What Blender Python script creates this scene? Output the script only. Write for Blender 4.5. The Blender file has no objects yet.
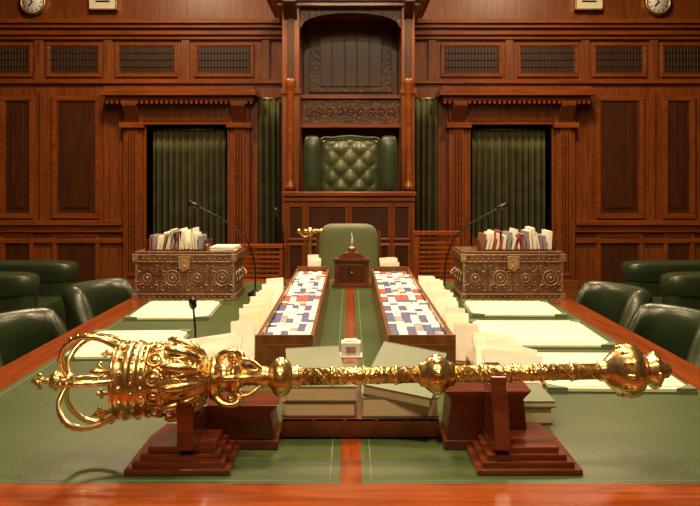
import bpy, bmesh, math, random
from mathutils import Vector, Matrix
random.seed(7)
S=bpy.context.scene
try:
    S.view_settings.view_transform='Standard'
    S.view_settings.look='None'
except Exception: pass
pi=math.pi
# ---------------------------------------------------------------- materials
def newmat(name):
    m=bpy.data.materials.new(name); m.use_nodes=True
    nt=m.node_tree; b=nt.nodes['Principled BSDF']
    return m,nt,b
def coords(nt,scale):
    tc=nt.nodes.new('ShaderNodeTexCoord'); mp=nt.nodes.new('ShaderNodeMapping')
    mp.inputs['Scale'].default_value=scale
    nt.links.new(tc.outputs['Object'],mp.inputs['Vector']); return mp
def ramp(nt,stops):
    r=nt.nodes.new('ShaderNodeValToRGB')
    while len(r.color_ramp.elements)<len(stops): r.color_ramp.elements.new(0.5)
    for e,(p,c) in zip(r.color_ramp.elements,stops):
        e.position=p; e.color=(*c,1)
    return r
def bump(nt,b,src,strength,dist=0.01):
    n=nt.nodes.new('ShaderNodeBump'); n.inputs['Strength'].default_value=strength
    n.inputs['Distance'].default_value=dist
    nt.links.new(src,n.inputs['Height']); nt.links.new(n.outputs['Normal'],b.inputs['Normal'])
def wood(name,c1,c2,rough=0.3,scale=(14,14,1.2),coat=0.3):
    m,nt,b=newmat(name); mp=coords(nt,scale)
    n=nt.nodes.new('ShaderNodeTexNoise'); n.inputs['Scale'].default_value=2.2
    n.inputs['Detail'].default_value=6; n.inputs['Distortion'].default_value=0.8
    nt.links.new(mp.outputs[0],n.inputs['Vector'])
    r=ramp(nt,[(0.3,c1),(0.7,c2)]); nt.links.new(n.outputs['Fac'],r.inputs[0])
    nt.links.new(r.outputs[0],b.inputs['Base Color'])
    b.inputs['Roughness'].default_value=rough
    b.inputs['Coat Weight'].default_value=coat; b.inputs['Coat Roughness'].default_value=0.15
    bump(nt,b,n.outputs['Fac'],0.08,0.004); return m
def leather(name,c1,c2,rough=0.4,scale=60,bs=0.15,big=3):
    m,nt,b=newmat(name); mp=coords(nt,(1,1,1))
    n=nt.nodes.new('ShaderNodeTexNoise'); n.inputs['Scale'].default_value=big; n.inputs['Detail'].default_value=5
    nt.links.new(mp.outputs[0],n.inputs['Vector'])
    r=ramp(nt,[(0.3,c1),(0.7,c2)]); nt.links.new(n.outputs['Fac'],r.inputs[0])
    nt.links.new(r.outputs[0],b.inputs['Base Color'])
    v=nt.nodes.new('ShaderNodeTexVoronoi'); v.inputs['Scale'].default_value=scale
    nt.links.new(mp.outputs[0],v.inputs['Vector'])
    b.inputs['Roughness'].default_value=rough
    bump(nt,b,v.outputs['Distance'],bs,0.003); return m
def plain(name,c,rough=0.5,metal=0,var=0.12,nscale=20):
    m,nt,b=newmat(name); mp=coords(nt,(1,1,1))
    n=nt.nodes.new('ShaderNodeTexNoise'); n.inputs['Scale'].default_value=nscale
    nt.links.new(mp.outputs[0],n.inputs['Vector'])
    r=ramp(nt,[(0.3,tuple(x*(1-var) for x in c)),(0.7,tuple(min(1,x*(1+var)) for x in c))])
    nt.links.new(n.outputs['Fac'],r.inputs[0]); nt.links.new(r.outputs[0],b.inputs['Base Color'])
    b.inputs['Roughness'].default_value=rough; b.inputs['Metallic'].default_value=metal
    return m
def goldmat(name,c,rough,bs,scale,metal=0.85):
    m,nt,b=newmat(name); mp=coords(nt,(1,1,1))
    v=nt.nodes.new('ShaderNodeTexVoronoi'); v.inputs['Scale'].default_value=scale; v.feature='SMOOTH_F1'
    nt.links.new(mp.outputs[0],v.inputs['Vector'])
    r=ramp(nt,[(0.1,c),(0.8,tuple(x*0.55 for x in c))]); nt.links.new(v.outputs['Distance'],r.inputs[0])
    nt.links.new(r.outputs[0],b.inputs['Base Color'])
    b.inputs['Metallic'].default_value=metal; b.inputs['Roughness'].default_value=rough
    bump(nt,b,v.outputs['Distance'],bs,0.004); return m
def pages(name,c,axis=2,freq=400):
    m,nt,b=newmat(name); mp=coords(nt,(1,1,1))
    w=nt.nodes.new('ShaderNodeTexWave'); w.bands_direction='XYZ'[axis]; w.inputs['Scale'].default_value=freq
    w.inputs['Distortion'].default_value=3
    nt.links.new(mp.outputs[0],w.inputs['Vector'])
    r=ramp(nt,[(0.0,tuple(x*0.6 for x in c)),(0.6,c)]); nt.links.new(w.outputs['Fac'],r.inputs[0])
    nt.links.new(r.outputs[0],b.inputs['Base Color']); b.inputs['Roughness'].default_value=0.7
    return m
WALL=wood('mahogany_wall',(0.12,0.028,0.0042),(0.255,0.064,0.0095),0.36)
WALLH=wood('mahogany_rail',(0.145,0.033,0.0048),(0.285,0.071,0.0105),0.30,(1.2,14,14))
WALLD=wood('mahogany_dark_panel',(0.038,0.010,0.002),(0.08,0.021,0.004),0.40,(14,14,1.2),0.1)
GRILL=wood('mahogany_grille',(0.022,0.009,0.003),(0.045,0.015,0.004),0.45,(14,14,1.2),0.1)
CARV=leather('carved_wood',(0.035,0.011,0.003),(0.13,0.045,0.010),0.42,28,0.9,12)
TWOOD=wood('table_mahogany',(0.19,0.034,0.006),(0.37,0.080,0.013),0.2,(14,1.2,14),0.6)
TWOODX=wood('table_mahogany_cross',(0.20,0.036,0.007),(0.39,0.085,0.014),0.2,(1.2,14,14),0.6)
STAND=wood('stand_mahogany',(0.075,0.014,0.004),(0.18,0.036,0.008),0.2,(2,16,16),0.6)
RACKW=wood('rack_wood',(0.14,0.05,0.012),(0.28,0.11,0.028),0.36,(14,1.2,14))
TLEATH=leather('table_green_leather',(0.044,0.076,0.022),(0.072,0.108,0.034),0.34,160,0.12,2.5)
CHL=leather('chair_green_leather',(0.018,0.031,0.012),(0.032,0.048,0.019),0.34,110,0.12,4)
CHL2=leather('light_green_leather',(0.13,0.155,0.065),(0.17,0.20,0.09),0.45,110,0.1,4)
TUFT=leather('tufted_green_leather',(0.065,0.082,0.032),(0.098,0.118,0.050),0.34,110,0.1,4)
CURT=plain('green_curtain',(0.115,0.118,0.045),0.9,0,0.25,6)
GOLD=goldmat('gilded_silver',(1.0,0.72,0.30),0.26,0.2,80,.92)
GOLDE=goldmat('chased_gilt',(1.0,0.71,0.28),0.28,0.9,130,.90)
GOLDP=plain('polished_gilt',(1.0,0.75,0.35),0.20,0.92,0.05)
BRASS=plain('aged_brass',(0.50,0.36,0.18),0.4,1,0.3,60)
BOXM=plain('dull_bronze_mount',(0.42,0.27,0.15),0.5,0.75,0.35,60)
BOXW=leather('carved_rosewood',(0.07,0.028,0.011),(0.20,0.09,0.038),0.45,45,0.9,14)
PAPER=plain('cream_paper',(0.90,0.88,0.64),0.6,0,0.05)
WHITE=plain('white_paper',(0.90,0.87,0.74),0.6,0,0.06)
PAGES=pages('page_edges',(0.88,0.74,0.48))
BGREEN=leather('green_book_cloth',(0.12,0.155,0.085),(0.18,0.22,0.125),0.5,200,0.1)
BRED=leather('red_book_leather',(0.13,0.035,0.012),(0.22,0.06,0.018),0.35,120,0.1)
BROWN=plain('brown_cloth',(0.26,0.12,0.06),0.5)
RED=plain('red_cover',(0.40,0.065,0.045),0.5,0,.2,80)
GREY=plain('grey_cover',(0.30,0.29,0.33),0.5,0,.25,80)
NAVY=plain('navy_cover',(0.065,0.085,0.23),0.5,0,.3,80)
BLACK=plain('black_metal',(0.012,0.012,0.012),0.35,0.3)
CARPET=leather('green_carpet',(0.03,0.04,0.02),(0.05,0.06,0.03),0.9,200,0.4)
PLAST=plain('cream_plaster',(0.55,0.44,0.30),0.8,0,0.05,4)
CLOCKF=plain('clock_face',(0.85,0.83,0.75),0.4,0,0.02)
GLASSW=plain('opal_cream',(0.80,0.74,0.55),0.4,0,0.03)

# ---------------------------------------------------------------- mesh builder
def catmull(pts,n=6):
    P=[Vector(p) for p in pts]; P=[P[0]*2-P[1]]+P+[P[-1]*2-P[-2]]; out=[]
    for i in range(1,len(P)-2):
        for k in range(n):
            t=k/n; a,b,c,d=P[i-1:i+3]
            out.append(0.5*((2*b)+(c-a)*t+(2*a-5*b+4*c-d)*t*t+(-a+3*b-3*c+d)*t**3))
    out.append(P[-2]); return out
class MB:
    def __init__(s): s.v=[];s.f=[];s.m=[];s.sm=[];s.mats=[]
    def mi(s,m):
        if m not in s.mats: s.mats.append(m)
        return s.mats.index(m)
    def add(s,vs,fs,mat,smooth=False,M=None):
        o=len(s.v)
        for v in vs:
            v=Vector(v); s.v.append(M@v if M is not None else v)
        k=s.mi(mat)
        for f in fs: s.f.append([o+i for i in f]); s.m.append(k); s.sm.append(smooth)
    def box(s,x0,x1,y0,y1,z0,z1,mat,M=None):
        if x0>x1:x0,x1=x1,x0
        vs=[(x,y,z) for z in(z0,z1) for y in(y0,y1) for x in(x0,x1)]
        s.add(vs,[(0,2,3,1),(4,5,7,6),(0,1,5,4),(2,6,7,3),(0,4,6,2),(1,3,7,5)],mat,False,M)
    def loft(s,rings,mat,smooth=True,M=None,closed=True,caps=True,loop=False):
        n=len(rings[0]); vs=[p for r in rings for p in r]; fs=[]
        R=len(rings); rr=R if loop else R-1
        for i in range(rr):
            a=i*n;b=((i+1)%R)*n
            for j in range(n if closed else n-1):
                k=(j+1)%n; fs.append((a+j,a+k,b+k,b+j))
        if caps and not loop and closed:
            fs.append(tuple(reversed(range(n)))); fs.append(tuple((R-1)*n+i for i in range(n)))
        s.add(vs,fs,mat,smooth,M)
    def lathe(s,prof,mat,axis='Z',c=(0,0,0),seg=24,smooth=True,M=None):
        rings=[]
        for t,r in prof:
            r=max(r,1e-4); ring=[]
            for i in range(seg):
                a=2*pi*i/seg; u=r*math.cos(a); w=r*math.sin(a)
                p={'Z':(u,w,t),'X':(t,u,w),'Y':(w,t,u)}[axis]
                ring.append((p[0]+c[0],p[1]+c[1],p[2]+c[2]))
            rings.append(ring)
        s.loft(rings,mat,smooth,M)
    def sphere(s,c,r,mat,seg=12,M=None,sc=(1,1,1)):
        n=max(4,seg//2); rings=[]
        for j in range(n+1):
            ph=pi*j/n
            rr=max(math.sin(ph),1e-3)
            rings.append([(c[0]+sc[0]*r*rr*math.cos(2*pi*i/seg),c[1]+sc[1]*r*rr*math.sin(2*pi*i/seg),c[2]-sc[2]*r*math.cos(ph)) for i in range(seg)])
        s.loft(rings,mat,True,M)
    def tube(s,pts,r,mat,seg=8,M=None,loop=False):
        P=[Vector(p) for p in pts]; n=len(P); rings=[]
        up=None
        for i in range(n):
            if loop: t=(P[(i+1)%n]-P[i-1])
            else: t=P[min(i+1,n-1)]-P[max(i-1,0)]
            t.normalize()
            if up is None:
                a=Vector((0,0,1)) if abs(t.z)<0.9 else Vector((1,0,0)); up=(a-t*a.dot(t)).normalized()
            else:
                up=(up-t*up.dot(t)).normalized()
            w=t.cross(up); rad=r[i] if isinstance(r,(list,tuple)) else r
            rings.append([P[i]+up*rad*math.cos(2*pi*k/seg)+w*rad*math.sin(2*pi*k/seg) for k in range(seg)])
        s.loft(rings,mat,True,M,loop=loop)
    def torus(s,c,R,r,mat,axis='Y',seg=20,M=None):
        pts=[]
        for i in range(seg):
            a=2*pi*i/seg;u=R*math.cos(a);w=R*math.sin(a)
            p={'Z':(u,w,0),'X':(0,u,w),'Y':(u,0,w)}[axis]; pts.append((c[0]+p[0],c[1]+p[1],c[2]+p[2]))
        s.tube(pts,r,mat,6,M,loop=True)
    def prism(s,poly,t0,t1,mat,plane='XZ',M=None):
        n=len(poly)
        def P(a,b,t): return {'XZ':(a,t,b),'YZ':(t,a,b),'XY':(a,b,t)}[plane]
        vs=[P(a,b,t0) for a,b in poly]+[P(a,b,t1) for a,b in poly]
        fs=[tuple(range(n)),tuple(reversed(range(n,2*n)))]+[(i,i+n,(i+1)%n+n,(i+1)%n) for i in range(n)]
        s.add(vs,fs,mat,False,M)
    def cushion(s,x0,x1,y0,y1,z0,z1,mat,e=0.3,M=None,seg=20):
        cx,cy,cz=(x0+x1)/2,(y0+y1)/2,(z0+z1)/2; a,b,c=(x1-x0)/2,(y1-y0)/2,(z1-z0)/2
        def pw(v,p): return math.copysign(abs(v)**p,v)
        rings=[];n=12
        for j in range(n+1):
            ph=-pi/2+pi*j/n; cp=max(pw(math.cos(ph),e),0.01) if abs(ph)<pi/2-1e-6 else 0.02
            rings.append([(cx+a*cp*pw(math.cos(2*pi*i/seg),e),cy+b*cp*pw(math.sin(2*pi*i/seg),e),cz+c*pw(math.sin(ph),e)) for i in range(seg)])
        s.loft(rings,mat,True,M)
    def obj(s,name,loc=(0,0,0),rot=(0,0,0),bevel=0,seg=2):
        me=bpy.data.meshes.new(name); me.from_pydata([tuple(v) for v in s.v],[],s.f)
        for m in s.mats: me.materials.append(m)
        me.polygons.foreach_set('material_index',s.m); me.polygons.foreach_set('use_smooth',s.sm)
        me.update()
        bm=bmesh.new(); bm.from_mesh(me); bmesh.ops.recalc_face_normals(bm,faces=bm.faces); bm.to_mesh(me); bm.free()
        o=bpy.data.objects.new(name,me); S.collection.objects.link(o); o.location=loc; o.rotation_euler=rot
        if bevel:
            b=o.modifiers.new('bevel','BEVEL'); b.width=bevel; b.segments=seg; b.limit_method='ANGLE'; b.angle_limit=math.radians(50)
        return o
def T(x,y,z,rx=0,ry=0,rz=0):
    return Matrix.Translation((x,y,z))@Matrix.Rotation(rz,4,'Z')@Matrix.Rotation(ry,4,'Y')@Matrix.Rotation(rx,4,'X')

CZ=1.42; TZ=0.764
K=88.9
def X(p): return (p-350)/K
def Z(q): return CZ+(180-q)/K
YW=9.0
# ---------------------------------------------------------------- room shell
m=MB(); m.box(-6,6,-3,10.4,-0.1,0,CARPET); m.obj('floor')
m=MB(); m.box(-6,6,-3,10.4,4.6,4.7,PLAST)
for x in(-4,-2,0,2,4): m.box(x-.12,x+.12,-3,9.0,4.45,4.6,WALLH)
m.obj('ceiling')
m=MB(); m.box(-6.2,-6,-3,10.4,0,4.6,WALL)
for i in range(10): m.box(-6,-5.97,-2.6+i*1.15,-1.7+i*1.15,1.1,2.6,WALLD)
m.obj('wall_left')
m=MB(); m.box(6,6.2,-3,10.4,0,4.6,WALL)
for i in range(10): m.box(5.97,6,-2.6+i*1.15,-1.7+i*1.15,1.1,2.6,WALLD)
m.obj('wall_right')
m=MB(); m.box(-6.2,6.2,-3.2,-3,0,4.6,WALL); m.obj('wall_front')
m=MB()
DL=(X(147),X(228)); DR=(X(470),X(551)); DT=Z(125)
for a,b in((-6.2,DL[0]),(DL[1],DR[0]),(DR[1],6.2)): m.box(a,b,YW,YW+.3,0,4.6,WALL)
for a,b in(DL,DR): m.box(a,b,YW,YW+.3,DT,4.6,WALL)
m.box(-3,3,YW+.8,YW+.9,0,2.6,WALLD)
m.obj('wall_back')
m=MB()
def frame(x0,x1,z0,z1,inner,w=.035,d=.03,y=YW,steps=True):
    m.box(x0,x1,y-.008,y,z0,z1,inner)
    for (a,b,c,e) in((x0-w,x1+w,z1,z1+w),(x0-w,x1+w,z0-w,z0),(x0-w,x0,z0,z1),(x1,x1+w,z0,z1)):
        m.box(a,b,y-d,y,c,e,WALLH)
    if steps:
        g=.012
        for (a,b,c,e) in((x0,x1,z1-g,z1),(x0,x1,z0,z0+g),(x0,x0+g,z0,z1),(x1-g,x1,z0,z1)):
            m.box(a,b,y-d*.6,y,c,e,WALL)
for a,b in((-20,30),(50,99),(119,175),(197,251),(444,499),(520,575),(595,643),(663,715)):
    frame(X(a),X(b),Z(74),Z(46),GRILL)
    n=int((X(b)-X(a))/.035)
    for i in range(n):
        x=X(a)+(i+.5)*(X(b)-X(a))/n
        m.box(x-.005,x+.005,YW-.018,YW-.006,Z(73),Z(47),GRILL)
    for zz in(Z(53),Z(60),Z(67)): m.box(X(a),X(b),YW-.02,YW-.006,zz-.006,zz+.006,GRILL)
for p in(39,108,186,266,432,509,585,653):
    m.box(X(p)-.045,X(p)+.045,YW-.035,YW,Z(80),Z(40),WALL)
for i,(q0,q1,d) in enumerate(((40,36,.05),(36,30,.09),(30,26,.14),(26,22,.18))):
    for a,b in((-6,X(283)),(X(413),6)): m.box(a,b,YW-d,YW,Z(q0),Z(q1),WALLH)
for a,b in((-6,X(283)),(X(413),6)):
    m.box(a,b,YW-.05,YW,Z(84),Z(80),WALLH)
for a,b in((-60,-10),(5,30),(57,96),(600,639),(667,690),(712,760)):
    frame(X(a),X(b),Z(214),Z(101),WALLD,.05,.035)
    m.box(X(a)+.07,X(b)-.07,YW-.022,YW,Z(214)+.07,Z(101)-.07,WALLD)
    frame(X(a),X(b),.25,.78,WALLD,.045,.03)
for p in(43,107,590,652):
    m.box(X(p)-.03,X(p)+.03,YW-.03,YW,Z(222),Z(92),WALL)
for a,b in((-6,X(124)),(X(574),6)):
    m.box(a,b,YW-.10,YW,Z(225),Z(220),WALLH); m.box(a,b,YW-.06,YW,Z(232),Z(225),WALLH)
    m.box(a,b,YW-.04,YW,0.0,0.16,WALLH); m.box(a,b,YW-.035,YW,Z(243),Z(238),WALLH)
for (o0,o1),(e0,e1) in((DL,(108,259)),(DR,(437,588))):
    for a,b in((o0-.25,o0-.03),(o1+.03,o1+.25)):
        m.box(a,b,YW-.08,YW,0,DT+.10,WALL)
        m.box(a+.05,b-.05,YW-.10,YW-.08,.35,DT-.02,WALLH)
        for k in range(3): m.box(a+.07+k*.03,a+.082+k*.03,YW-.112,YW-.10,.4,DT-.08,WALLD)
        m.box(a-.03,b+.03,YW-.14,YW,DT-.04,DT+.02,WALLH)
        m.box(a-.03,b+.03,YW-.12,YW,0,.3,WALLH)
        m.prism([(YW-.08,DT+.02),(YW-.24,DT+.20),(YW-.24,DT+.26),(YW-.08,DT+.26)],a+.03,b-.03,WALL,'YZ')
    m.box(o0-.03,o0,YW-.05,YW+.3,0,DT,WALLH); m.box(o1,o1+.03,YW-.05,YW+.3,0,DT,WALLH)
    m.box(o0-.03,o1+.03,YW-.06,YW+.3,DT,DT+.04,WALLH)
    m.box(o0-.25,o1+.25,YW-.07,YW,DT+.04,Z(104),WALL)
    a,b=X(e0),X(e1)
    m.box(a+.04,b-.04,YW-.22,YW,Z(103),Z(98),WALLH)
    m.box(a,b,YW-.30,YW,Z(98),Z(92),WALLH)
    m.box(a+.02,b-.02,YW-.26,YW,Z(92),Z(89),WALL)
    n=30
    for k in range(n):
        x=a+.06+(b-a-.12)*k/(n-1); m.box(x-.014,x+.014,YW-.25,YW-.2,Z(106),Z(103),WALLH)
m.obj('trim_1',bevel=.004,seg=1)

def curtain(name,x0,x1,z0,z1,y,amp=.03,fold=.075):
    m=MB(); nx=int((x1-x0)/.008); R=[]
    for j in range(9):
        t=j/8; row=[]
        for i in range(nx+1):
            u=x0+(x1-x0)*i/nx
            row.append((u,y+amp*(.7+.3*t)*math.sin(2*pi*u/fold+.7*math.sin(u*9)+.25*t*math.sin(u*31)),z1+(z0-z1)*t))
        R.append(row)
    for k in range(len(R)-1): m.loft([R[k],R[k+1]],CURT,True,closed=False,caps=False)
    m.tube([(x0-.02,y,z1+.01),(x1+.02,y,z1+.01)],.014,BRASS,8)
    o=m.obj(name); s=o.modifiers.new('s','SOLIDIFY'); s.thickness=.004
    w=o.modifiers.new('w','WELD'); 
    return o
curtain('door_curtain',DL[0]+.04,DL[1]-.04,0.02,DT-.05,YW+.12,.022)
curtain('door_curtain',DR[0]+.04,DR[1]-.04,0.02,DT-.05,YW+.12,.022)
curtain('side_curtain',X(259),X(280),0.02,Z(100),YW-.07,.03,.07)
curtain('side_curtain',X(414),X(437),0.02,Z(100),YW-.07,.03,.07)

for p in(35,656):
    m=MB(); m.lathe([(-.05,.12),(-.05,.12),(0,.145),(.03,.14),(.03,.12),(.022,.12)],BRASS,'Y',seg=32)
    m.lathe([(.018,.12),(.026,.119)],CLOCKF,'Y',seg=32)
    for k in range(12):
        a=k*pi/6; m.box(-.005,.005,.026,.03,.09,.112,BLACK,Matrix.Rotation(a,4,'Y'))
    m.box(-.005,.005,.03,.034,-.01,.10,BLACK,Matrix.Rotation(.6,4,'Y')); m.box(-.007,.007,.03,.034,-.01,.065,BLACK,Matrix.Rotation(2.4,4,'Y'))
    m.obj('wall_clock',(X(p),YW-.05,Z(3.5)),(0,0,pi))
for p in(105,587):
    m=MB(); m.box(-.14,.14,-.08,0,-.08,.08,GLASSW); m.box(-.155,.155,-.09,-.07,.08,.095,BRASS); m.box(-.155,.155,-.09,-.07,-.095,-.08,BRASS)
    m.box(-.155,-.14,-.09,0,-.095,.095,BRASS); m.box(.14,.155,-.09,0,-.095,.095,BRASS)
    m.box(-.08,.08,-.085,-.08,-.01,.01,BLACK)
    m.obj('indicator_light_box',(X(p),YW-.005,Z(3)),bevel=.004)

# ---------------------------------------------------------------- speaker's chair with canopy
m=MB(); m.box(-1.25,1.25,6.55,8.8,0,.2,WALLD); m.box(-1.25,1.25,6.5,6.56,.16,.2,WALLH); m.obj('dais')
def tufted(m,x0,x1,z0,z1,y,mat,cx,cz,depth=.035,bulge=.03,M=None,arch=0):
    nx,nz=cx*10,cz*10; rows=[]
    for j in range(nz+1):
        row=[]
        for i in range(nx+1):
            u=i/nx*cx; v=j/nz*cz
            h=(abs(math.sin(pi*(u+v)))*abs(math.sin(pi*(u-v))))**.5
            ed=min(1,6*min(i/nx,1-i/nx,j/nz,1-j/nz))**.5
            zz=z0+(z1-z0)*j/nz+arch*(j/nz)*(1-(2*i/nx-1)**2)
            row.append((x0+(x1-x0)*i/nx,y-(depth*h+bulge)*ed,zz))
        rows.append(row)
    m.add([p for r in rows for p in r],[(j*(nx+1)+i,j*(nx+1)+i+1,(j+1)*(nx+1)+i+1,(j+1)*(nx+1)+i) for j in range(nz) for i in range(nx)],mat,True,M)
    for j in range(2*cz+1):
        for i in range(2*cx+1):
            if (i+j)%2==0 and 0<i<2*cx and 0<j<2*cz:
                m.sphere((x0+(x1-x0)*i/(2*cx),y-bulge-.002,z0+(z1-z0)*j/(2*cz)+arch*(j/(2*cz))*(1-(i/cx-1)**2)),.009,mat,8,M)
m=MB()
yp=7.9
def XP(p): return (p-350)*yp/800
def ZP(q): return CZ+(180-q)*yp/800
b0=.2
for a,b in((283,300),(401,414)):
    x0,x1=XP(a),XP(b)
    m.box(x0,x1,yp-.1,yp+.85,b0,ZP(8),WALL)
    m.box(x0-.02,x1+.02,yp-.13,yp+.85,b0,b0+.25,WALLH)
    m.box(x0-.015,x1+.015,yp-.12,yp-.1,ZP(95),ZP(90),WALLH)
    xm=(x0+x1)/2
    m.lathe([(0,.05),(.04,.055),(.06,.04),(.1,.035),(.5,.03),(.9,.032),(1.0,.045),(1.05,.055),(1.08,.05)],WALLH,'Z',(xm,yp-.14,ZP(190)),16)
    m.box(xm-.03,xm+.03,yp-.115,yp-.1,ZP(86),ZP(20),WALLD)
    m.prism([(yp-.1,ZP(22)),(yp-.34,ZP(9)),(yp-.34,ZP(4)),(yp-.1,ZP(4))],x0+.02,x1-.02,CARV,'YZ')
m.box(XP(300),XP(401),yp+.6,yp+.7,b0,ZP(0),WALLD)
for a,b,c,d in((306,395,86,12),(306,395,132,124)):
    m.box(XP(a),XP(b),yp+.57,yp+.6,ZP(c),ZP(d),CARV)
m.box(XP(318),XP(384),yp+.555,yp+.57,ZP(80),ZP(20),WALLD)
for k in range(1,5):
    x=XP(318)+(XP(384)-XP(318))*k/5; m.box(x-.008,x+.008,yp+.545,yp+.555,ZP(80),ZP(20),WALLD)
m.box(XP(300),XP(401),yp+.3,yp+.6,ZP(123),ZP(96),CARV)
for k in range(9):
    x=XP(308+k*10.6); m.torus((x,yp+.295,ZP(109)),.035,.008,WALLD,'Y',14); m.sphere((x,yp+.29,ZP(109)),.010,WALLH,8)
m.box(XP(299),XP(402),yp+.26,yp+.6,ZP(96),ZP(92),WALLH); m.box(XP(299),XP(402),yp+.26,yp+.6,ZP(126),ZP(122),WALLH)
poly=[(XP(300),ZP(8)),(XP(300),ZP(30))]
for k in range(13):
    a=pi*(1-k/12); poly.append(((XP(300)+XP(401))/2+.47*math.cos(a),ZP(26)+.12*math.sin(a)))
poly+= [(XP(401),ZP(30)),(XP(401),ZP(8))]
m.prism(poly,yp-.04,yp+.02,CARV,'XZ')
for q0,q1,e in((9,5,.05),(5,1,.10),(1,-5,.16)):
    m.box(XP(283)-e,XP(414)+e,yp-.1-e,yp+.85,ZP(q0),ZP(q1),WALLH)
m.prism([(XP(300),ZP(-5)),(XP(401),ZP(-5)),(XP(380),ZP(-22)),(.0,ZP(-32)),(XP(320),ZP(-22))],yp-.1,yp,CARV,'XZ')
yc=7.72
def XC(p): return (p-349)*yc/800
def ZC(q): return CZ+(180-q)*yc/800
m.box(XC(304),XC(394),yc+.0,yc+.1,ZC(245),ZC(141),WALLD)
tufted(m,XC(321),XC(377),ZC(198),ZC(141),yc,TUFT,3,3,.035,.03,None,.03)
pts=[(XC(319.5),yc-.03,ZC(200)),(XC(319.5),yc-.03,ZC(170)),(XC(319.5),yc-.03,ZC(141)),(XC(333),yc-.03,ZC(138)),(XC(349),yc-.03,ZC(136.5)),(XC(365),yc-.03,ZC(138)),(XC(378.5),yc-.03,ZC(141)),(XC(378.5),yc-.03,ZC(170)),(XC(378.5),yc-.03,ZC(200))]
m.tube(catmull(pts,5),.014,CHL,8)
for a,b,s in((303,320,-1),(378.5,396,1)):
    m.cushion(XC(a),XC(b),yc-.16,yc+.04,ZC(206),ZC(136),CHL,.35)
    m.cushion(XC(a)+.03,XC(b)-.03,yc-.175,yc-.13,ZC(192),ZC(142),CHL,.5)
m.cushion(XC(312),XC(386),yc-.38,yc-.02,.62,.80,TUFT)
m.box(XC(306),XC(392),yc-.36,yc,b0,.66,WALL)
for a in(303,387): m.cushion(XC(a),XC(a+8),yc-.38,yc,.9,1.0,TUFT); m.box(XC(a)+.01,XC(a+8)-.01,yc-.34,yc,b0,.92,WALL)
m.obj('speakers_chair_with_canopy',bevel=.004,seg=1)
m=MB(); yd=6.9
def XD(p): return (p-350)*yd/800
def ZD(q): return CZ+(180-q)*yd/800
m.box(XD(284),XD(414),yd,yd+.36,.2,ZD(196),WALL)
m.box(XD(282),XD(416),yd-.04,yd+.38,ZD(196),ZD(192),WALLH)
m.box(XD(283),XD(415),yd-.02,yd,ZD(201),ZD(197),WALLH)
m.box(XD(283),XD(415),yd-.02,yd,.2,.42,WALLH)
def dpan(a,b,z0,z1):
    m.box(XD(a),XD(b),yd-.006,yd,z0,z1,WALLD)
    g=.02
    for t in((XD(a)-g,XD(b)+g,z1,z1+g),(XD(a)-g,XD(b)+g,z0-g,z0),(XD(a)-g,XD(a),z0,z1),(XD(b),XD(b)+g,z0,z1)):
        m.box(t[0],t[1],yd-.02,yd,t[2],t[3],WALLH)
for a,b in((290,302),(309,345),(352,388),(395,408)):
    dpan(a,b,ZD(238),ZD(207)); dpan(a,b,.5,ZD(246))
m.obj('speakers_desk',bevel=.004,seg=1)

for nm,x0,x1,zt in(('slatted_screen',-.86,-.50,.90),('slatted_screen',.49,.84,1.0)):
    m=MB(); y=6.1
    m.box(x0,x0+.04,y,y+.05,0,zt,TWOOD); m.box(x1-.04,x1,y,y+.05,0,zt,TWOOD); m.box(x0-.01,x1+.01,y-.01,y+.06,zt,zt+.03,TWOODX)
    k=.1
    while k<zt-.02: m.box(x0+.04,x1-.04,y+.01,y+.04,k,k+.022,TWOODX); k+=.036
    m.obj(nm,bevel=.003,seg=1)

# ---------------------------------------------------------------- leather benches
for s in(-1,1):
    m=MB(); L0,L1=5.75,6.85
    q=.12
    m.box(2.35+q,3.35,L0+.1,L1-.1,0,.25,WALLD)
    m.cushion(2.25+q,2.95+q,L0+.14,L1-.14,.22,.46,CHL,.18)
    m.cushion(2.9+q,3.2+q,L0+.1,L1,.2,.80,CHL,.25)
    m.cushion(2.20+q,3.1+q,L0,L0+.24,.04,.66,CHL,.2); m.cushion(2.2+q,3.1+q,L1-.24,L1,.08,.66,CHL,.28)
    m.cushion(2.18+q,3.12+q,L0-.02,L0+.26,.56,.74,CHL,.35)
    m.cushion(2.18+q,3.12+q,L1-.26,L1+.02,.56,.74,CHL,.35)
    o=m.obj('leather_bench')
    if s<0: o.scale=(-1,1,1)

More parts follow.
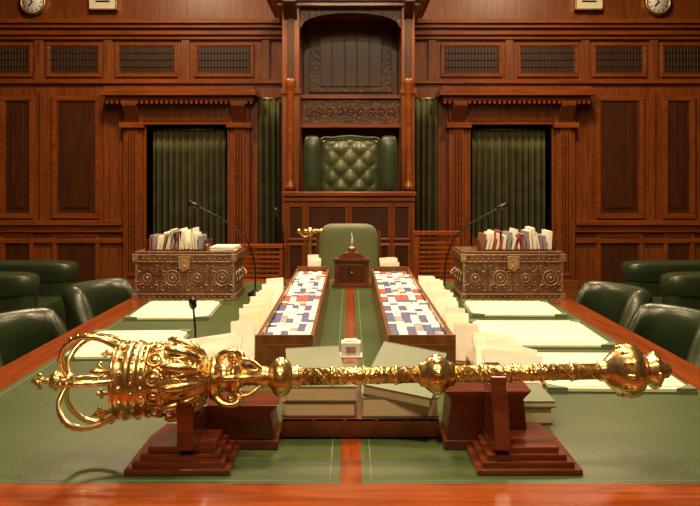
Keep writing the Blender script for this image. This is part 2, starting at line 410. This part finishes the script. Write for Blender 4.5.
# ---------------------------------------------------------------- tub chairs
def tub(loc,rz,sc=1):
    m=MB(); rings=[]; N=36
    for i in range(N+1):
        a=math.radians(-122+244*i/N)
        t=max(0,min(1,(math.radians(84)-abs(a))/math.radians(34))); t=t*t*(3-2*t)
        top=.57+.235*t
        aa=min(abs(a),pi/2); q=4.0
        sq=1/((abs(math.cos(aa))**q+abs(math.sin(aa))**q)**(1/q))
        R0,R1=.20,.29; bot=.2; lean=.05*max(0,math.cos(a))
        prof=[]
        sec=[(R0+.01,bot),(R0+.0,top-.12),(R0-.010,top-.06),(R0+.004,top-.02),(R0+.03,top),(R1-.035,top),(R1-.005,top-.02),(R1+.004,top-.06),(R1-.006,top-.12),(R1-.02,bot)]
        for r,z in sec:
            l=lean*(z-bot)/.6
            if abs(a)<=pi/2: x=-(r*sq+l)*math.cos(a); y=r*sq*math.sin(a)
            else: x=(abs(a)-pi/2)*.42; y=math.copysign(r,a)
            prof.append((x,y,z))
        rings.append(prof)
    m.loft(rings,CHL,True)
    m.cushion(-.23,.28,-.205,.205,.30,.46,CHL,.3)
    m.box(-.2,.24,-.2,.2,.2,.31,CHL)
    for x,y in((-.19,-.2),(-.19,.2),(.20,-.2),(.20,.2)): m.lathe([(0,.018),(.03,.024),(.2,.03)],STAND,'Z',(x,y,0),12)
    o=m.obj('leather_tub_chair',loc,(0,0,rz)); return o
tub((-1.32,4.75,0),math.radians(-22)); tub((-1.34,3.58,0),math.radians(-20))
tub((1.35,4.60,0),math.radians(202)); tub((1.36,3.72,0),math.radians(200)); tub((1.42,2.80,0),math.radians(190))

m=MB()
m.cushion(-.22,.22,.1,.22,.5,1.10,CHL2,.35); m.box(-.24,.24,.18,.24,.45,1.04,STAND)
m.cushion(-.26,.26,-.3,.2,.40,.54,CHL2,.3)
for s in(-1,1):
    m.tube(catmull([(s*.28,.2,.78),(s*.29,0,.79),(s*.28,-.22,.76),(s*.27,-.26,.66),(s*.27,-.25,.42)],5),.022,STAND,8)
    for y in(-.24,.2): m.lathe([(0,.016),(.2,.022),(.42,.03)],STAND,'Z',(s*.23,y,0),10)
m.box(-.25,.25,-.26,.22,.36,.42,STAND)
m.obj('clerk_armchair',(-.01,5.75,0))

# ---------------------------------------------------------------- table
HW=1.22; Y0,Y1=1.50,5.30
m=MB()
m.box(-HW,HW,Y0,Y1,TZ-.05,TZ-.004,TWOOD)
m.box(-HW-.01,HW+.01,Y0-.01,Y1+.01,TZ-.04,TZ-.018,TWOODX)
lf=1.727
m.box(-HW,HW,Y0,lf,TZ-.004,TZ,TWOODX); m.box(-HW,HW,Y1-.15,Y1,TZ-.004,TZ,TWOODX)
m.box(-HW,-HW+.13,lf,Y1-.15,TZ-.004,TZ,TWOOD); m.box(HW-.13,HW,lf,Y1-.15,TZ-.004,TZ,TWOOD)
m.box(-.022,.026,lf,Y1-.15,TZ-.004,TZ,TWOOD)
for a,b in((-HW+.13,-.022),(.026,HW-.13)):
    m.box(a,b,lf,Y1-.15,TZ-.004,TZ-.0005,TLEATH)
    g=.003
    for t in((a+.02,b-.02,lf+.02,lf+.02+g),(a+.02,a+.02+g,lf+.02,Y1-.17),(b-.02-g,b-.02,lf+.02,Y1-.17)):
        m.box(t[0],t[1],t[2],t[3],TZ-.0006,TZ-.0001,BGREEN)
m.box(-.72,.72,1.8,5.1,.08,TZ-.05,TWOOD); m.box(-.78,.78,1.75,5.15,0,.1,STAND)
m.box(-1.12,1.12,1.6,5.2,TZ-.11,TZ-.05,TWOODX)
for i in range(5):
    y=1.95+i*.64
    for s in(-1,1): m.box(s*.72,s*.735,y,y+.5,.18,.58,STAND)
m.obj('chamber_table',bevel=.0015,seg=1)

def pad(x0,x1,y0,y1,rz=0):
    m=MB(); w,d=(x1-x0)/2,(y1-y0)/2
    m.box(-w-.015,w+.015,-d-.012,d+.012,0,.006,BGREEN)
    m.box(-w,w,-d,d,.006,.012,PAPER)
    m.box(-w+.01,w-.03,-d+.02,d-.01,.012,.015,PAPER,Matrix.Rotation(.015,4,'Z'))
    for sx in(-1,1):
        for sy in(-1,1):
            m.prism([(sx*(w+.012),sy*(d+.01)),(sx*(w-.05),sy*(d+.01)),(sx*(w+.012),sy*(d-.05))],.006,.0165,BGREEN,'XY')
    m.obj('blotter_pad',((x0+x1)/2,(y0+y1)/2,TZ),(0,0,rz))
pad(-1.05,-.68,3.74,4.26,.03); pad(-1.06,-.68,2.92,3.42,.04)
pad(.60,1.03,3.82,4.26,-.03); pad(.55,1.03,3.12,3.66,-.02); pad(.63,1.06,2.47,2.98,-.03)

# ---------------------------------------------------------------- despatch boxes
def dbox(x0,x1,nm='despatch_box'):
    m=MB(); w=(x1-x0)/2; D=.19; H=.262
    m.box(-w,w,-D,D,0,.03,BOXW); m.box(-w+.012,w-.012,-D+.012,D-.012,.03,H-.05,BOXW)
    m.box(-w,w,-D,D,H-.05,H-.012,BOXW); m.box(-w+.01,w-.01,-D+.01,D-.01,H-.012,H,BOXW)
    y=-D+.012
    for z in(.03,H-.054): m.box(-w,w,-D-.003,-D+.012,z,z+.004,BOXM)
    for z in(.002,H-.018): m.box(-w-.002,w+.002,-D-.003,-D,z,z+.005,BOXM)
    for s in(-1,1):
        m.box(s*w,s*(w-.03),-D-.004,-D,.0,.034,BOXM); m.box(s*w,s*(w-.03),-D-.004,-D,H-.05,H-.01,BOXM)
        m.box(s*(w-.012),s*(w-.024),y-.004,y,.036,H-.054,BOXM)
    for k in range(4):
        cx=-w+.012+(2*w-.024)*(k+.5)/4; cz=.12
        m.torus((cx,y-.002,cz),.042,.0045,BOXM if k%2 else BOXW,'Y',20); m.torus((cx,y-.002,cz),.022,.0035,BOXM,'Y',14)
        m.sphere((cx,y-.004,cz),.010,BOXM,10)
        for q in range(8):
            a=q*pi/4+.39; m.sphere((cx+.056*math.cos(a),y-.001,cz+.056*math.sin(a)),.005,BOXM,8)
        for dx in(-1,1):
            for dz in(-1,1):
                m.tube(catmull([(cx+dx*.034,y-.002,cz+dz*.034),(cx+dx*.055,y-.003,cz+dz*.04),(cx+dx*.06,y-.002,cz+dz*.065),(cx+dx*.045,y-.002,cz+dz*.068)],3),.0035,BOXM,6)
    for k in range(5):
        cx=-w+.012+(2*w-.024)*k/4
        if 0<k<4: m.box(cx-.005,cx+.005,y-.005,y,.036,H-.054,BOXW)
    n=18
    for k in range(n): m.sphere((-w+.03+(2*w-.06)*k/(n-1),-D-.002,H-.036),.0045,BOXM,8); m.sphere((-w+.03+(2*w-.06)*k/(n-1),-D-.002,.017),.004,BOXM,8)
    m.prism([(-.03,.17),(.03,.17),(.035,.24),(-.035,.24)],-D-.008,-D+.008,BOXM,'XZ'); m.torus((0,-D-.01,.175),.014,.004,BOXM,'Y',12)
    for s in(-1,1):
        m.tube(catmull([(s*w,-.06,.15),(s*(w+.02),-.05,.13),(s*(w+.025),0,.12),(s*(w+.02),.05,.13),(s*w,.06,.15)],4),.006,BOXM,8)
        for q in(-.1,0,.1): m.torus((s*(w-.01),q,.12),.03,.004,BOXM,'X',14)
    o=m.obj(nm,((x0+x1)/2,4.37+D,TZ),bevel=.002,seg=1)
    return TZ+H
bt=dbox(-1.19,-.62); dbox(.605,1.18)
def bookrow(name,x0,x1,y,z,hmin,hmax,d,cols,tmin=.008,tmax=.024,lean=.25):
    m=MB(); x=x0
    m.box(x0-.015,x1+.015,y-d/2,y+d/2,z,z+.008,STAND)
    m.box(x0-.02,x0-.01,y-d/2,y+d/2,z,z+.06,STAND); m.box(x1+.01,x1+.02,y-d/2,y+d/2,z,z+.06,STAND)
    while x<x1-tmax:
        t=random.uniform(tmin,tmax); h=random.uniform(hmin,hmax); mt=random.choice(cols)
        M=T(x,y,z+.008,0,random.uniform(.02,lean) if x<(x0+x1)/2 else random.uniform(-lean,.1))
        m.box(0,t*.86,-d/2+.01,d/2-.02,0,h,mt,M)
        x+=t+.004
    m.obj(name)
bookrow('document_row',-1.12,-.82,4.55,bt,.07,.115,.2,[WHITE,WHITE,PAPER,WHITE,GREY,BROWN,WHITE])
bookrow('document_row',.73,1.13,4.55,bt,.07,.12,.2,[WHITE,WHITE,GREY,PAPER,WHITE,BROWN,WHITE,RED])
m=MB(); 
for k in range(5): m.box(-.07,.07,-.1,.1,k*.004,k*.004+.0035,WHITE,Matrix.Rotation(random.uniform(-.1,.1),4,'Z'))
m.obj('loose_papers',(-.71,4.56,bt))

def mic(pts,name='gooseneck_microphone'):
    m=MB(); p=catmull(pts,6); b=p[0]
    m.lathe([(0,.045),(.01,.045),(.018,.03),(.03,.01)],BLACK,'Z',(b.x,b.y,b.z),16)
    m.tube(p,.0045,BLACK,8)
    e=p[-1]; d=(p[-1]-p[-3]).normalized()
    m.tube([e-d*.005,e,e+d*.01,e+d*.05,e+d*.06],[.006,.012,.015,.015,.006],BLACK,12)
    m.obj(name)
mic([(-.54,4.56,TZ),(-.545,4.56,.95),(-.60,4.53,1.10),(-.72,4.5,1.20),(-.85,4.48,1.27)])
mic([(.54,4.56,TZ),(.545,4.56,.95),(.60,4.53,1.10),(.72,4.5,1.20),(.83,4.48,1.26)])
mic([(-.40,4.82,TZ),(-.40,4.82,1.0),(-.405,4.81,1.12),(-.43,4.78,1.20)])
mic([(-.60,3.10,TZ),(-.60,3.10,.84),(-.605,3.10,.90),(-.60,3.06,.935)])

# ---------------------------------------------------------------- central document racks
def rack(x0,x1,y0,y1,r0,r1):
    m=MB(); h=.13
    m.box(x0,x1,y0,y1,0,.02,RACKW)
    m.box(x0,x0+.012,y0,y1,.02,h+.01,RACKW); m.box(x1-.012,x1,y0,y1,.02,h+.01,RACKW)
    m.box(x0,x1,y0-.012,y0,0,h+.02,RACKW); m.box(x0,x1,y1,y1+.012,0,h+.02,RACKW)
    m.box(x0+.012,x1-.012,y0,y1,.02,.075,RACKW)
    m.box(x0+.02,x1-.02,y0-.018,y0-.012,.03,h-.01,RACKW)
    # bundles of leaflets lying in six files, gently shingled front to back
    n=24; st=(y1-y0-.06)/n; nc=6; w=(x1-x0-.03)/nc
    for c in range(nc):
        cx=x0+.015+w*(c+.5)
        for k in range(n):
            y=y0+.02+k*st; f=k/n; run=(k//2+c*3)%5
            if f<r0: ink=NAVY if c%2==0 else (WHITE if run else GREY)
            elif f<r1: ink=RED if (c%3!=1) else (WHITE if run%2 else NAVY)
            elif f<.8: ink=NAVY if (c+k//3)%3==0 else (WHITE if run!=1 else GREY)
            else: ink=RED if (c+k//2)%4==0 else (GREY if run==2 else WHITE)
            if ink is WHITE and random.random()<.12: ink=NAVY
            elif ink is not WHITE and random.random()<.22: ink=WHITE
            M=T(cx,y,.085,math.radians(9),0,random.uniform(-.02,.02))
            t=.022+.006*random.random()
            m.box(-w/2+.0008,w/2-.0008,0,st*1.12,0,t,ink,M)
            if k%3==0: m.box(-w/2+.001,w/2-.001,st*.9,st*1.12,t,t+.002,WHITE,M)
    m.obj('document_rack',(0,0,TZ))
rack(-.31,-.12,2.62,4.68,.34,.56); rack(.125,.345,2.62,4.68,.42,.62)

def filerow(name,x0,x1,y0,y1,n,h,lean,fan=0,yaw=.2):
    m=MB(); m.box(x0,x1,y0,y1+.02,0,.012,RACKW); m.box(x0,x0+.006,y0,y1,.012,.05,RACKW); m.box(x1-.006,x1,y0,y1,.012,.05,RACKW)
    for k in range(n):
        y=y0+.02+(y1-y0-.05)*k/n; w=(x1-x0)-.014; hh=h*random.uniform(.7,1.0); ww=w*random.uniform(.85,1)
        ty=random.uniform(-.06,.06)+fan
        M=T((x0+x1)/2,y,.013+abs(math.sin(ty))*ww/2,-lean+random.uniform(-.1,.1),ty,random.uniform(-yaw,yaw))
        m.box(-ww/2,ww/2,0,.004,0,hh,random.choice([WHITE,WHITE,PAPER,WHITE,WHITE,WHITE]),M)
    m.obj(name,(0,0,TZ))
filerow('standing_papers',-.43,-.325,2.80,4.1,28,.155,.5,-.06)
filerow('standing_papers',.36,.465,2.80,4.3,32,.155,.5,.06)
filerow('standing_papers',-.54,-.36,2.38,2.76,16,.13,.6,-.14,.4)
filerow('standing_papers',.40,.58,2.38,2.76,16,.13,.6,.14,.4)
filerow('standing_papers',-.26,-.17,4.74,4.86,9,.20,.2)
filerow('standing_papers',.18,.30,4.74,4.88,10,.18,.2)

m=MB(); m.box(-.036,.036,-.03,.03,.006,.055,WHITE); m.box(-.018,.018,-.033,-.03,.018,.042,GREY); m.box(-.024,.024,-.02,.02,.055,.062,WHITE); m.box(-.042,.042,-.036,.036,-.0,.006,WHITE)
m.obj('table_timer',(0.003,2.98,TZ),bevel=.003)
m=MB(); m.box(-.12,.12,-.08,.08,0,.02,STAND); m.box(-.105,.105,-.07,.07,.02,.16,STAND)
m.box(-.115,.115,-.08,.08,.16,.175,STAND)
m.prism([(-.08,.175),(.08,.175),(.05,.205),(0,.215),(-.05,.205)],-.05,.05,STAND,'XZ')
m.box(-.08,.08,-.074,-.07,.04,.14,WALLD); m.sphere((0,-.078,.09),.008,BRASS,8)
m.lathe([(.21,.018),(.235,.022),(.245,.012)],BRASS,'Z',(0,0,0),14)
m.tube(catmull([(0,0,.235),(.002,-.004,.26),(.004,-.008,.29),(.0,-.01,.33)],4),[.003]*5+[.006]*4+[.003]*4,WHITE,8)
m.obj('wooden_document_case',(.01,4.95,TZ),bevel=.003)
m=MB(); m.lathe([(0,.04),(.01,.042),(.02,.015),(.1,.01),(.2,.009),(.3,.012),(.31,.02)],BRASS,'Z',seg=14)
m.tube(catmull([(-.07,0,.33),(-.035,0,.30),(0,0,.315),(.035,0,.34),(.08,0,.33)],5),.008,GOLD,8)
for x in(-.07,-.03,.03,.07): m.sphere((x,0,.335),.016,GOLD,10)
m.lathe([(.31,.02),(.33,.026),(.36,.008)],GOLD,'Z',seg=14)
m.obj('brass_desk_lamp',(-.25,5.02,TZ))

# ---------------------------------------------------------------- books in the middle
def book(m,x0,x1,y0,y1,z0,z1,cov,M=None,spine='back'):
    t=.0035
    m.box(x0,x1,y0,y1,z0,z0+t,cov,M); m.box(x0,x1,y0,y1,z1-t,z1,cov,M)
    m.box(x0+.004,x1-.004,y0+.002,y1-.004,z0+t,z1-t,PAGES,M)
    if spine=='back': m.box(x0,x1,y1-.006,y1,z0,z1,cov,M)
    else:
        m.box(x0,x1,y0,y0+.005,z0,z1,cov,M)
        for k in range(1,5):
            xx=x0+(x1-x0)*k/5; m.box(xx-.004,xx+.004,y0-.003,y0+.003,z0,z1,cov,M)
m=MB()
book(m,-.172,.226,2.03,2.33,0,.048,BRED,spine='front')
book(m,-.175,.015,2.05,2.32,.049,.088,BROWN)
book(m,-.165,.018,2.045,2.31,.089,.128,BGREEN)
book(m,.03,.228,2.045,2.32,.049,.100,BGREEN)
book(m,0,.18,0,.25,0,.03,BGREEN,T(.03,2.06,.104,math.radians(15),math.radians(8),-.24))
book(m,0,.15,0,.23,0,.014,BGREEN,T(-.16,2.06,.130,math.radians(8),math.radians(-2),.10))
m.obj('book_stack',(0,0,TZ))
m=MB(); book(m,.455,.545,2.15,2.33,0,.045,BROWN); book(m,.45,.55,2.14,2.33,.046,.064,BGREEN)
m.obj('reference_books',(0.0,0,TZ))

# ---------------------------------------------------------------- mace
ym=1.88
def R(p): return p/427.0
def A(p): return (p-350)/427.0
TH=math.radians(1.0)
m=MB()
def L(prof,mat): m.lathe([(A(a),R(r)) for a,r in prof],mat,'X',seg=36)
L([(136,24),(134,36),(137,38),(142,38),(144,36),(147,34),(150,36),(153,34)],GOLD)
L([(120,34),(119,36),(121,38),(124,37),(131,37),(134,38),(137,36),(137,30)],GOLD)
L([(152,34),(158,35),(168,35),(180,34),(190,31),(198,27),(205,22),(210,17)],GOLDE)
L([(209,17),(211,21),(215,23),(219,21),(221,15),(225,13),(230,14),(233,18),(236,18),(239,13),(243,10)],GOLD)
L([(134,33),(131,30),(129,20),(128,2)],GOLDE)
L([(240,9),(256,8),(262,11),(266,11),(268,9),(271,12),(274,17),(278,19),(283,19),(288,17),(291,12),(294,10),(298,12),(301,9)],GOLD)
L([(300,8.6),(420,8.2)],GOLDE)
for p in(262,300,332,364,396): L([(p-2,8.4),(p-1,10),(p+1,10),(p+2,8.4)],GOLDP)
L([(418,8),(421,12),(424,12),(427,15),(431,18),(437,19.5),(443,18),(447,14),(450,12),(453,12),(456,8)],GOLD)
L([(455,8.2),(600,8)],GOLDE)
for p in(482,512,542,572): L([(p-2,8),(p-1,9.6),(p+1,9.6),(p+2,8)],GOLDP)
L([(597,7),(600,10),(604,10),(607,13),(612,18),(620,24),(628,27),(636,26),(642,20),(645,14),(648,14),(652,18),(657,18),(661,13),(664,8),(668,8),(671,5),(673,1)],GOLD)
for a,b,rr in((302,418,8.3),(457,596,8.0)):
    for ph in(0,pi):
        n=int((b-a)*1.1); pts=[]
        for i in range(n+1):
            t=i/n; an=ph+t*(b-a)/22*pi; pts.append((A(a+(b-a)*t),R(rr)*math.cos(an),R(rr)*math.sin(an)))
        m.tube(pts,R(.7),GOLDP,5)
def around(n,fn,off=0):
    for k in range(n): fn(Matrix.Rotation(off+2*pi*k/n,4,'X'),k)
around(16,lambda M,k:m.sphere((A(127.5),0,R(37)),R(3.2),GOLDP,8,M))
around(24,lambda M,k:m.sphere((A(148.5),0,R(35.5)),R(2.2),GOLDP,6,M))
around(24,lambda M,k:m.sphere((A(139.5),0,R(38)),R(1.8),GOLDP,6,M),.13)
def leaf(M,k):
    m.tube([(A(205),0,R(19)),(A(198),0,R(28)),(A(188),0,R(34)),(A(178),0,R(38)),(A(172),0,R(40)),(A(168),0,R(39))],[R(2),R(4),R(5),R(4.5),R(3),R(1.5)],GOLD,8,M)
    for s in(-1,1):
        m.tube(catmull([(A(198),s*R(2),R(27)),(A(190),s*R(5),R(32)),(A(182),s*R(8),R(34)),(A(178),s*R(8),R(35))],3),R(1.6),GOLDP,6,M)
around(12,leaf)
around(12,lambda M,k:m.sphere((A(160),0,R(35.5)),R(4.5),GOLDP,10,M,(1,.9,.5)),.26)
around(12,lambda M,k:m.torus((A(160),0,R(35)),R(7),R(1.3),GOLD,'Z',14,M),.26)
around(12,lambda M,k:m.sphere((A(628),0,R(24)),R(5),GOLD,8,M,(2.2,.8,.6)))
around(10,lambda M,k:m.sphere((A(281),0,R(17)),R(4),GOLDP,8,M,(1.3,.9,.7)))
around(10,lambda M,k:m.sphere((A(437),0,R(17.5)),R(4),GOLDP,8,M,(1.5,.9,.7)))
around(8,lambda M,k:m.sphere((A(655),0,R(16)),R(3.5),GOLDP,8,M))
def scroll(M,k):
    p=catmull([(A(214),0,R(16)),(A(224),0,R(28)),(A(237),0,R(29)),(A(240),0,R(21)),(A(232),0,R(19)),(A(231),0,R(24))],5)
    m.tube(p,[R(3.0)]*len(p),GOLD,8,M)
    p=catmull([(A(240),0,R(21)),(A(250),0,R(19)),(A(258),0,R(12)),(A(262),0,R(9))],5)
    m.tube(p,R(2.2),GOLD,8,M)
    m.sphere((A(232),0,R(23)),R(3.6),GOLDP,8,M)
around(6,scroll,.3)
def arch(M,k):
    p=catmull([(A(122),0,R(37)),(A(108),0,R(46)),(A(92),0,R(50)),(A(77),0,R(46)),(A(67),0,R(35)),(A(63),0,R(22)),(A(66),0,R(9)),(A(70),0,R(2))],6)
    m.tube(p,R(3.0),GOLDP,8,M)
    for q in p[3:-3:3]: m.sphere((q.x-R(.6),q.y,q.z+R(1.6)),R(2.2),GOLDP,8,M)
around(6,arch,.35)
def fleur(M,k):
    z=R(38)
    if k%2==0:
        m.tube([(A(120),0,z),(A(112),0,R(40)),(A(107),0,R(42)),(A(102),0,R(44))],[R(2),R(3),R(3.6),R(.8)],GOLD,8,M)
        for s in(-1,1): m.tube(catmull([(A(117),0,R(39)),(A(112),s*R(4),R(41)),(A(109),s*R(7),R(41.5)),(A(112),s*R(9),R(41))],3),R(1.5),GOLD,6,M)
    else:
        m.box(A(108),A(120),-R(1.5),R(1.5),z-R(1),z+R(1),GOLD,M); m.box(A(111),A(114),-R(4.5),R(4.5),z,z+R(1.2),GOLD,M)
around(12,fleur,.1)
m.torus((A(120),0,0),R(38),R(2.0),GOLDP,'X',40)
m.sphere((A(56),0,0),R(9),GOLD,20)
m.torus((A(56),0,0),R(9.3),R(1.3),GOLDP,'X',24)
L([(62,2),(66,7),(70,9),(73,3)],GOLD)
L([(30,1),(32,3),(36,2.2),(41,2),(46,3),(49,3)],GOLDP)
for s in(-1,1):
    m.tube([(A(39),0,0),(A(39),0,s*R(5)),(A(39),0,s*R(8))],[R(1.6),R(2),R(3)],GOLDP,8)
    m.tube([(A(39),0,0),(A(39),s*R(5),0),(A(39),s*R(8),0)],[R(1.6),R(2),R(3)],GOLDP,8)
zm=TZ+.196
mace=m.obj('ceremonial_mace',(0,ym,zm),(0,-TH,0))

def stand(cx,bx0,bx1,crad,ax,bh):
    m=MB()
    for k,(w,y0,y1,z) in enumerate(((.118,1.775,2.03,.012),(.104,1.79,2.02,.024),(.090,1.805,2.01,.036),(.076,1.82,2.0,.048))):
        m.box(cx-w,cx+w,y0,y1,z-.012,z,STAND)
    m.box(bx0,bx1,1.945,2.10,0,.022,STAND)
    m.prism([(bx0+.01,.022),(bx1-.01,.022),(bx1-.02,bh-.02),(bx1-.0,bh),(bx0,bh),(bx0+.02,bh-.02)],1.955,2.09,STAND,'XZ')
    zc=.196+math.tan(TH)*ax; r=crad+.001
    poly=[(ym-.085,.048),(ym+.07,.048),(ym+.07,zc+.01),(ym+r+.006,zc+.012)] if r<.05 else [(ym-.085,.048),(ym+.07,.048),(ym+.095,zc-.03)]
    a0,a1=(0,-pi) if r<.05 else (-.35,-pi+.35)
    for i in range(13):
        a=a0+(a1-a0)*i/12; poly.append((ym+r*math.cos(a),zc+r*math.sin(a)))
    poly+=[(ym-r-.006,zc+.0),(ym-r-.012,zc-.02),(ym-.075,.075)] if r<.05 else [(ym-.095,zc-.03)]
    m.prism(poly,ax-.018,ax+.018,STAND,'YZ')
    m.obj('mace_stand',(0,0,TZ),bevel=.0025)
stand(-.385,-.435,-.175,.086,A(192),.105)
stand(.40,.228,.445,.0215,A(497),.14)

# ---------------------------------------------------------------- lights: ceiling fittings
def fitting(x,y,size,watt,col=(1,.73,.44)):
    m=MB(); z=4.3
    m.lathe([(z-.02,size*.72),(z+.02,size*.74),(z+.04,size*.5)],BRASS,'Z',(x,y,0),32)
    m.lathe([(z+.03,.03),(4.45,.03)],BRASS,'Z',(x,y,0),12); m.obj('ceiling_light_fitting')
    l=bpy.data.lights.new('lamp','AREA'); l.shape='DISK'; l.size=size*1.3; l.energy=watt; l.color=col
    o=bpy.data.objects.new('ceiling_lamp',l); S.collection.objects.link(o); o.location=(x,y,z-.04)
fitting(-.5,2.3,.22,62); fitting(.5,2.3,.22,62); fitting(0,3.9,.35,122)
fitting(-2.0,6.8,.5,114); fitting(2.0,6.8,.5,114); fitting(0,6.4,.4,66)
fitting(-1.0,-.4,.6,56); fitting(1.0,-.4,.6,56)

w=bpy.data.worlds.new('world'); S.world=w; w.use_nodes=True
bg=w.node_tree.nodes['Background']; bg.inputs[0].default_value=(1,.8,.6,1); bg.inputs[1].default_value=.15

c=bpy.data.cameras.new('camera'); c.sensor_width=36; c.lens=800/700*36; c.shift_y=-73/700
o=bpy.data.objects.new('camera',c); S.collection.objects.link(o); o.location=(0,0,CZ); o.rotation_euler=(pi/2,0,0)
c.clip_start=.05; S.camera=o
